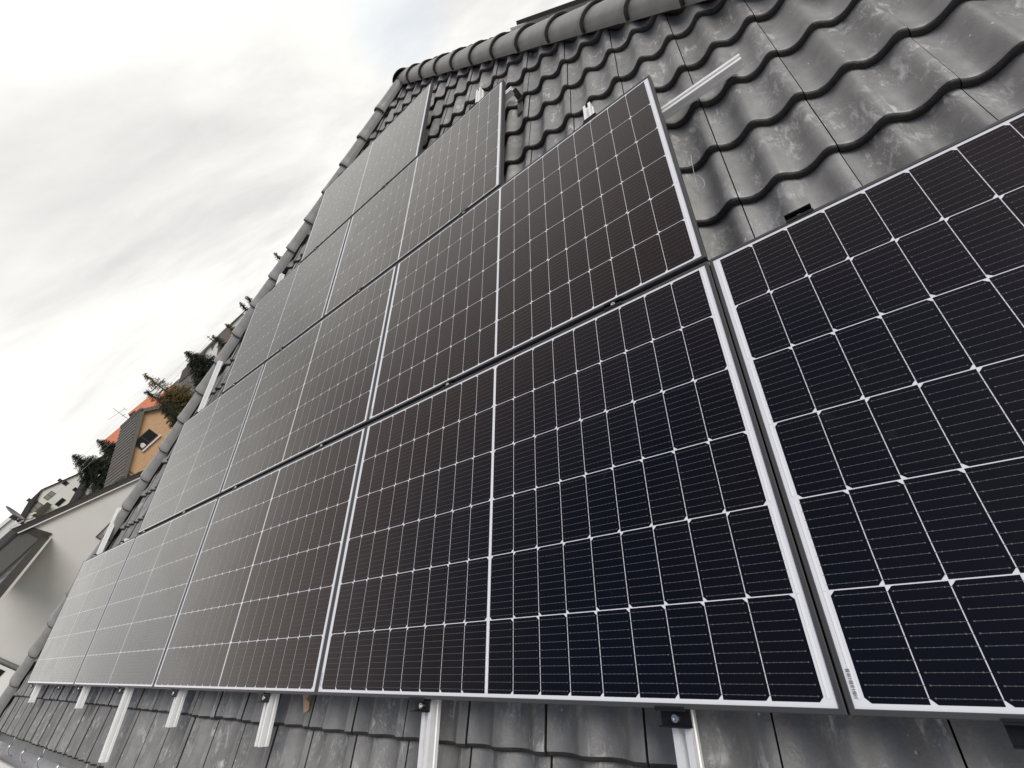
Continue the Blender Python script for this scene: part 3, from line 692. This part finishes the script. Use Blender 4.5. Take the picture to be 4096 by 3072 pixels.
# satellite dish on its roof edge
sd = thing('satellite_dish', 'grey satellite dish seen nearly edge-on, on the beige neighbour roof edge', 'satellite dish', (-24.1, 4.9, 5.95))
mb = MB(); Td = Matrix.Translation((-24.1, 4.70, 6.56)) @ Matrix.Rotation(R_(-6), 4, 'X') @ Matrix.Rotation(R_(-19), 4, 'Z'); ns = 28; vs = []; fs = []
for j in range(7):
    r = 0.38 * j / 6 + 0.001
    for i in range(ns): a = 2 * math.pi * i / ns; vs.append(Td @ Vector((r * math.cos(a) * 0.92, 0.20 * r * r / 0.38, r * math.sin(a))))
for j in range(6): fs += [(j * ns + i, j * ns + (i + 1) % ns, (j + 1) * ns + (i + 1) % ns, (j + 1) * ns + i) for i in range(ns)]
mb.add(vs, fs); o = mb.build('reflector', ['dish'], sd, smooth=True); so_ = o.modifiers.new('t', 'SOLIDIFY'); so_.thickness = 0.012
mb = MB(); mb.tube([(-24.1, 4.70, 6.22), (-24.0, 4.86, 6.06), (-23.9, 4.99, 6.10)], 0.016, 6); mb.tube([(-24.1, 4.68, 6.5), (-24.1, 4.62, 6.4), (-24.1, 4.62, 5.9)], 0.03, 8); mb.box(-24.16, -24.04, 4.58, 4.70, 6.36, 6.58); mb.build('mount', ['wood'], sd)
mb = MB(); mb.tube([(-23.92, 4.90, 6.14), (-23.9, 4.955, 6.165), (-23.88, 5.005, 6.15), (-23.88, 5.03, 6.10)], 0.034, 10); mb.build('feed_horn', ['lnb'], sd, smooth=True)
mb = MB(); mb.tube([(-23.6, 4.20, 6.26), (-23.6, 4.25, 6.315), (-23.6, 4.33, 6.29), (-23.62, 4.45, 6.24), (-23.66, 4.62, 6.19)], 0.017, 6)
tag(mb.build('antenna_cable', ['cable'], smooth=True), 'white cable looped over the end of the beige neighbour roof edge', 'cable')

# ------------------------------------------------------------------ generic far house with its gable towards us (+X)
def house_gable(label, x, ya, yb, yr, zr, sl_a, sl_b, depth, wallm, roofm, zbase=0.0, over=0.4, thick=0.22, name='gable_house', proud=0.35, ribs=0):
    t = thing(name, label, 'house', (x - depth / 2, (ya + yb) / 2, zbase))
    za = zr - (yr - ya) * sl_a; zb = zr - (yb - yr) * sl_b
    mb = MB(); mb.prism([(ya, zbase), (yb, zbase), (yb, zb - thick), (yr, zr - thick), (ya, za - thick)], lambda a, b, l: (l, a, b), x, x - depth); mb.build('wall', [wallm], t)
    mb = MB(); a2, b2 = ya - over, yb + over; za2 = zr - (yr - a2) * sl_a; zb2 = zr - (b2 - yr) * sl_b
    for (p, zp) in ((a2, za2), (b2, zb2)):
        mb.prism([(yr, zr), (p, zp), (p, zp - thick), (yr, zr - thick)] , lambda a, b, l: (l, a, b), x + proud, x - depth - proud)
    if ribs:
        for (p, zp) in ((a2, za2), (b2, zb2)):
            n = int(math.hypot(p - yr, zp - zr) / ribs)
            for j in range(n):
                f0 = (j + 0.06) / n; f1 = (j + 0.80) / n
                q = lambda f, h: (yr + (p - yr) * f, zr + (zp - zr) * f + h)
                mb.prism([q(f0, 0.004), q(f1, 0.004), q(f1, 0.065), q(f0, 0.035)], lambda a, b, l: (l, a, b), x + proud - 0.03, x - depth - proud)
                q0 = None
    r = mb.build('roof', [roofm], t)
    return t, r
def window(t, x, ya, yb, za, zb, glass='glassd', frame='wood', bar=False, fw=0.07, sill=None):
    mb = MB(); mb.box(x, x + 0.06, ya, ya + fw, za, zb); mb.box(x, x + 0.06, yb - fw, yb, za, zb); mb.box(x, x + 0.06, ya + fw, yb - fw, zb - fw, zb); mb.box(x, x + 0.06, ya + fw, yb - fw, za, za + fw)
    if bar: mb.box(x, x + 0.055, (ya + yb) / 2 - fw / 2, (ya + yb) / 2 + fw / 2, za + fw, zb - fw)
    w = mb.build('window', [frame], t)
    mb = MB(); mb.box(x - 0.02, x + 0.02, ya + fw * 0.9, yb - fw * 0.9, za + fw * 0.9, zb - fw * 0.9); mb.build('pane', [glass], w)
    if sill: mb = MB(); mb.box(x, x + 0.16, ya - 0.08, yb + 0.1, za - 0.14, za - 0.03); mb.build('sill', [sill], w)
    return w
def chimney(r, x, y, z0, z1, s=0.4, m='wood'):
    mb = MB(); mb.box(x - s, x + s, y - s, y + s, z0, z1); mb.box(x - s * 1.15, x + s * 1.15, y - s * 1.15, y + s * 1.15, z1, z1 + 0.12); mb.build('chimney', [m], r)

# orange brick house
t, r = house_gable('orange brick house with a dark grey ribbed gable roof', -44.35, 14.7, 23.3, 19.0, 6.94, 0.577, 0.577, 4.2, 'brick', 'roofd', over=0.5, thick=0.30, proud=0.35, ribs=0.30)
w = window(t, -44.35, 16.62, 18.28, 4.62, 5.46, fw=0.06, sill='trim')
mb = MB(); mb.box(-44.325, -44.31, 17.40, 17.46, 4.69, 5.40); mb.build('mullion', ['wood'], w)
mb = MB(); mb.poly([(-44.318, 16.76, 4.70), (-44.318, 17.14, 4.70), (-44.318, 17.15, 4.95), (-44.318, 17.0, 5.06), (-44.318, 16.80, 4.92)]); mb.build('curtain', ['gwall'], w)
mb = MB(); zc = 6.94; mb.tube([(-43.95, 19.0, 6.93), (-48.9, 19.0, 6.93)], 0.13, 8); mb.build('ridge', ['roofd'], r, smooth=True)
for yy in (14.28, 23.72): mb = MB(); mb.tube([(-43.95, yy, 4.16), (-48.9, yy, 4.16)], 0.07, 8); mb.build('gutter', ['zinc'], t, smooth=True)
mb = MB(); mb.tube([(-44.28, 14.9, 0), (-44.28, 14.9, 4.1)], 0.05, 8); mb.build('downpipe', ['zinc'], t, smooth=True)
chimney(r, -46.3, 19.35, 6.5, 7.1, 0.16, 'wood')
# antenna
an = thing('tv_antenna', 'thin television antenna with crossed bars on the orange brick house roof ridge', 'antenna', (-46.9, 19.0, 6.9))
mb = MB(); mb.tube([(-46.9, 19.0, 6.9), (-46.9, 19.0, 8.36)], 0.018, 6); mb.build('mast', ['wood'], an)
mb = MB(); mb.tube([(-46.9, 18.06, 7.94), (-46.9, 19.55, 7.80)], 0.012, 5); mb.tube([(-46.6, 19.3, 7.82), (-47.2, 19.3, 7.82)], 0.01, 5); mb.tube([(-46.9, 19.5, 7.65), (-46.9, 19.52, 7.95)], 0.012, 5); mb.build('upper_boom', ['wood'], an)
mb = MB(); mb.tube([(-46.9, 18.9, 7.50), (-46.9, 19.2, 7.46)], 0.014, 5); mb.tube([(-46.7, 19.0, 7.48), (-47.1, 19.0, 7.48)], 0.012, 5); mb.build('lower_boom', ['wood'], an)

# white house far left
t, r = house_gable('large white gabled house beyond the beige wall, with a balcony on its left', -136, 27.0, 40.35, 34.15, 8.98, 0.37, 0.36, 12, 'white', 'darkroof', over=0.35, thick=0.24)
window(t, -136, 37.01, 37.88, 6.40, 7.39, fw=0.08); window(t, -136, 33.14, 34.95, 6.56, 7.54, 'glassg', bar=True, fw=0.08)
window(t, -136, 37.01, 37.82, 4.07, 5.08, fw=0.08); window(t, -136, 33.15, 34.90, 4.28, 5.17, fw=0.1)
chimney(r, -139, 38.2, 7.3, 8.30, 0.26); chimney(r, -140, 32.5, 8.2, 9.15, 0.28)
mb = MB(); mb.box(-136, -134.4, 29.6, 32.5, 5.5, 6.4); mb.box(-136, -134.4, 29.6, 32.5, 5.35, 5.48); mb.build('balcony', ['wood'], t)
window(t, -136, 29.9, 32.1, 6.45, 7.55, 'glassg', bar=True, fw=0.1)
mb = MB(); mb.box(-136, -135.95, 30.2, 32.3, 7.57, 7.85); mb.build('balcony_beam', ['fascia'], t)
# low house with dark roof edge in front of it
t, r = house_gable('low house with a steep dark roof edge, half hidden behind the dark spruce', -90, 24.9, 33.5, 29.2, 5.75, 0.33, 0.33, 7, 'white', 'darkroof', over=0.9, thick=0.26)
# pale house at the far left edge
t = thing('flat_roofed_house', 'pale grey flat-roofed house behind the satellite dish at the left edge', 'house', (-63, 9.5, 0))
mb = MB(); mb.box(-66, -60, 6.0, 11.9, 0, 7.05); mb.build('wall', ['gwall'], t)
mb = MB(); mb.box(-66.1, -59.8, 5.8, 12.05, 7.07, 7.32); mb.build('roof', ['render'], t)
# yellow house
t, r = house_gable('small yellow house glimpsed between the spruce and the orange brick house', -98, 31.0, 34.5, 32.6, 6.35, 0.4, 0.4, 4, 'yellow', 'roofb', over=0.1, thick=0.15)
window(t, -98, 31.6, 32.1, 4.6, 5.2, fw=0.05); window(t, -98, 32.9, 33.4, 4.6, 5.2, fw=0.05)

# red-roofed houses behind the orange one: roofs sloping towards us
def house_eaves(label, x, ya, yb, zr, ze, run, roofm, wallm):
    t = thing('red_roofed_house', label, 'house', (x - run, (ya + yb) / 2, 0))
    mb = MB(); mb.box(x - 2 * run + 0.4, x - 0.4, ya + 0.3, yb - 0.3, 0, ze - 0.05); mb.build('wall', [wallm], t)
    mb = MB(); mb.prism([(x, ze), (x - run, zr), (x - 2 * run, ze), (x - 2 * run, ze - 0.2), (x - run, zr - 0.2), (x, ze - 0.2)], lambda a, b, l: (a, l, b), ya, yb)
    r = mb.build('roof', [roofm], t); return t, r
t, r = house_eaves('red-roofed house whose plain roof shows left of the orange brick house ridge', -96, 35.0, 40.4, 7.95, 5.2, 4, 'roofr', 'white')
t, r = house_eaves('red-roofed house with a grey skylight, behind the orange brick house', -96, 41.6, 46.6, 8.80, 5.4, 4, 'roofr', 'white')
mb = MB(); sy = (8.80 - 5.4) / 4
def on_roof(xx): return 8.80 - (xx + 100) * sy
for (xa, xb, y0_, y1_, mm) in ((-99.0, -98.3, 42.9, 43.6, 'glassg'),):
    mb.add([(xa, y0_, on_roof(xa) + 0.06), (xa, y1_, on_roof(xa) + 0.06), (xb, y1_, on_roof(xb) + 0.06), (xb, y0_, on_roof(xb) + 0.06), (xa, y0_, on_roof(xa) - 0.06), (xa, y1_, on_roof(xa) - 0.06), (xb, y1_, on_roof(xb) - 0.06), (xb, y0_, on_roof(xb) - 0.06)], [(0, 1, 2, 3), (4, 7, 6, 5), (0, 4, 5, 1), (1, 5, 6, 2), (2, 6, 7, 3), (3, 7, 4, 0)])
mb.build('skylight', ['glassg'], r)
t, r = house_eaves('red-roofed house beside the brown hipped roof, under the large spruce', -96, 46.9, 51.6, 7.85, 5.2, 4, 'roofr', 'white')
# brown hipped house
t = thing('hip_roofed_house', 'grey house with a brown hipped roof, half hidden by the large spruce', 'house', (-84, 43, 0))
mb = MB(); mb.box(-88, -80.4, 40.6, 47.0, 0, 5.9); mb.build('wall', ['gwall'], t)
mb = MB(); mb.add([(-80, 39.9, 5.95), (-80, 47.4, 5.95), (-88.4, 47.4, 5.95), (-88.4, 39.9, 5.95), (-84.2, 43.4, 7.6), (-84.2, 44.2, 7.6)], [(0, 1, 5, 4), (1, 2, 5), (2, 3, 4, 5), (3, 0, 4), (3, 2, 1, 0)]); r = mb.build('roof', ['roofb'], t)
window(t, -80.4, 41.1, 42.0, 4.6, 5.7, 'glassg', 'white', True, 0.1)
# grey house near the hip
t = thing('gable_house', 'pale grey house with a long plain wall showing above the hip caps', 'house', (-74, 45, 0))
pr = [(40.72, 0), (52, 0), (52, 8.75), (42.55, 7.95), (40.72, 7.02)]
mb = MB(); mb.prism(pr, lambda a, b, l: (l, a, b), -70, -78); mb.build('wall', ['gwall'], t)
mb = MB(); mb.prism([(40.5, 6.96), (42.53, 7.97), (52.3, 8.80), (52.3, 8.92), (42.50, 8.09), (40.45, 7.06)], lambda a, b, l: (l, a, b), -69.7, -78.3); mb.build('roof', ['fascia'], t)
mb = MB(); mb.prism([(43.25, 7.50), (45.1, 8.08), (43.7, 7.96)], lambda a, b, l: (l, a, b), -69.97, -69.9); mb.build('dark_gable', ['clad'], t)  # small dark triangular gable on the wall face
# chalet with brown verge
t, r = house_gable('small chalet with deep brown roof edges and pinkish wall, just above the hip caps', -60, 38.6, 43.4, 40.95, 8.12, 0.62, 0.62, 1.6, 'pwall', 'roofb', over=0.7, thick=0.26, proud=0.6)
chimney(r, -61.2, 42.2, 7.2, 8.40, 0.16)

# ------------------------------------------------------------------ trees
def conifer(label, az, dist, h, r, seed, needles='needle', dens=1.0, name='spruce_tree', t0=0.08, droop=0.25, shape=0.85, sparse_top=0.0, group=None, forks=1):
    rd = random.Random(seed); x = CAM.x + dist * math.cos(R_(az)); y = CAM.y + dist * math.sin(R_(az))
    t = thing(name, label, 'tree', (x, y, 0), group)
    mb = MB(); mb.tube([(0, 0, 0), (0.03, 0, h * 0.5), (0, 0, h * 0.97)], [h * 0.022, h * 0.014, 0.015], 7)
    cr = MB(); nb_ = int(230 * dens)
    for i in range(nb_):
        f = t0 + (1 - t0) * (i + rd.random()) / nb_
        f = f ** 0.9
        a = rd.uniform(0, 2 * math.pi)
        if f > 1 - sparse_top and rd.random() < 0.72: continue
        ln = r * ((1 - f) ** shape) * rd.uniform(0.62, 1.15) + 0.10
        z = h * f; d = Vector((math.cos(a), math.sin(a), 0))
        segs = max(2, int(ln / 0.15))
        if ln > 0.35: mb.tube([(0, 0, z), tuple(d * ln * 0.9 + Vector((0, 0, z - droop * ln + 0.12 * ln)))], [0.016, 0.004], 4, caps=False)
        for s in range(segs + 1):
            q = (s + 0.5) / (segs + 1)
            if q < 0.18 and ln > 0.8: continue
            c = d * ln * q + Vector((0, 0, z - droop * ln * q ** 1.4 + 0.25 * ln * max(0, q - 0.75)))
            for k_ in range(11):
                e = (d * rd.uniform(0.2, 1.2) + Vector((rd.uniform(-1, 1), rd.uniform(-1, 1), rd.uniform(-0.55, 0.45)))).normalized()
                l = rd.uniform(0.14, 0.38) * (0.55 + 0.035 * h) * min(1.0, 0.32 + 0.55 * ln); s_ = e.cross(Vector((rd.uniform(-1, 1), rd.uniform(-1, 1), rd.uniform(-1, 1)))).normalized() * l * rd.uniform(0.07, 0.14)
                cr.add([c - s_, c + e * l * 0.55 + s_ * 0.6, c + e * l, c + e * l * 0.5 - s_ * 0.9], [(0, 1, 2, 3)])
    for k_ in range(14):
        a = rd.uniform(0, 6.28); e = Vector((math.cos(a) * 0.35, math.sin(a) * 0.35, 1)).normalized(); c = Vector((0, 0, h * (0.9 + 0.07 * rd.random())))
        l = h * 0.03 + 0.1; s_ = e.orthogonal().normalized() * 0.045; cr.add([c - s_, c + e * l, c + s_], [(0, 1, 2)])
    mb.build('trunk', ['bark'], t, 'local'); cr.build('crown', [needles], t, 'local', fix=False)
    return t
def bare_tree(label, az, dist, h, r, seed, name='bare_tree', depth=5, tk=1.0, trunk=0.35):
    rd = random.Random(seed); x = CAM.x + dist * math.cos(R_(az)); y = CAM.y + dist * math.sin(R_(az))
    t = thing(name, label, 'tree', (x, y, 0)); mb = MB(); cr = MB()
    mb.tube([(0, 0, 0), (0.05, 0.02, h * trunk)], [0.025 * h * tk, 0.017 * h * tk], 7)
    def grow(p, d, l, rad, n):
        q = p + d * l; mid = p + d * l * 0.5 + Vector((rd.uniform(-1, 1), rd.uniform(-1, 1), rd.uniform(-1, 1))) * l * 0.06
        cr.tube([p, mid, q], [rad, rad * 0.8, rad * 0.6], 4 if n > 2 else 3, caps=False)
        if n == 0: return
        for k_ in range(rd.choice((2, 3, 3))):
            e = (d + Vector((rd.uniform(-1, 1) * r, rd.uniform(-1, 1) * r, rd.uniform(-0.35, 0.75)))).normalized()
            grow(p + d * l * rd.uniform(0.55, 1.0), e, l * rd.uniform(0.58, 0.82), max(rad * 0.55, 0.007 * tk), n - 1)
    for k_ in range(5): grow(Vector((0.05, 0.02, h * trunk * rd.uniform(0.75, 1))), Vector((rd.uniform(-1, 1) * r, rd.uniform(-1, 1) * r, 1)).normalized(), h * (1 - trunk) * 0.36, 0.011 * h * tk, depth)
    mb.build('trunk', ['twig'], t, 'local'); cr.build('crown', ['twig'], t, 'local', fix=False); return t
conifer('broad dark spruce standing in front of the white house', 162.45, 58, 7.8, 4.6, 3, dens=3.2, shape=0.88)
conifer('dark spruce with a second tip, right of the yellow house behind the orange roof', 160.45, 78, 8.0, 4.2, 5, dens=2.6)
bare_tree('hazy bare tree behind the spruce left of the orange roof', 160.95, 92, 8.6, 0.8, 6, depth=5)
bare_tree('round bare tree left of the white house', 166.95, 150, 10.2, 0.85, 8, depth=5, tk=1.2)
conifer('small dark conifer in front of the red roof with the skylight', 154.85, 36, 7.35, 1.6, 11, 'needle2', dens=1.5)
conifer('tall brown larch with a thin see-through top beside the orange brick house', 153.75, 38, 8.25, 3.4, 12, 'larch', dens=3.6, name='larch_tree', sparse_top=0.20, droop=0.15, shape=1.0)
conifer('large dark spruce rising above the hip caps beside the pale grey house', 149.85, 52, 8.3, 4.8, 14, dens=3.6, shape=0.85)
bare_tree('pale bare tree behind the large dark spruce', 151.0, 70, 8.6, 0.7, 15, depth=5)
conifer('dark conifer below the utility pole in front of the pale grey house', 147.0, 50, 7.85, 2.6, 16, 'needle2', dens=1.8)
conifer('tiny spruce tip above the chalet roof', 145.28, 66, 8.5, 1.6, 17, 'needle2', dens=1.0)
conifer('taller one of two olive conifers above the hip caps, right of the chalet', 141.9, 46, 8.35, 2.4, 18, 'needle2', dens=1.8)
conifer('shorter one of two olive conifers above the hip caps, right of the chalet', 142.8, 46, 8.3, 2.2, 19, 'needle2', dens=1.7)
bare_tree('wispy bare treetop showing over the hip caps beside the upright rail', 139.2, 44, 8.35, 0.35, 20, depth=5, trunk=0.5)
conifer('dark conifer tip highest up along the hip caps', 136.6, 40, 9.05, 2.0, 21, 'needle2', dens=1.6)
bare_tree('bare branching tree behind the edge-on panel at the top', 97.2, 26, 8.35, 0.75, 22, depth=6, tk=0.8, trunk=0.4)

# utility pole and its wires
def pol(az, d, z): return Vector((CAM.x + d * math.cos(R_(az)), CAM.y + d * math.sin(R_(az)), z))
pp = pol(147.35, 84, 0)
t = thing('utility_pole', 'slender utility pole with two crossarms above the pale grey house', 'utility pole', pp)
mb = MB(); mb.tube([(0, 0, 0), (0, 0, 9.4)], [0.12, 0.06], 8); mb.build('shaft', ['wood'], t, 'local')
for z in (9.15, 8.72): mb = MB(); mb.box(-0.05, 0.05, -0.32, 0.32, z, z + 0.07); mb.build('crossarm', ['wood'], t, 'local')
for j, (dy, z, z2, lab) in enumerate(((-0.3, 9.22, 7.1, 'thin power line across the sky from the utility pole, upper one'), (0.3, 8.79, 6.55, 'thin power line across the sky from the utility pole, middle one'), (-0.3, 8.79, 6.2, 'thin power line across the sky from the utility pole, lowest one'))):
    a = pp + Vector((0, dy, z)); b = pol(166.0, 52, z2); mb = MB()
    mb.tube([a.lerp(b, f) - Vector((0, 0, 1.2 * 4 * f * (1 - f) * 0.3)) for f in [i / 24 for i in range(25)]], 0.009, 4); tag(mb.build('power_line', ['wire']), lab, 'power line', 'power lines from the utility pole')
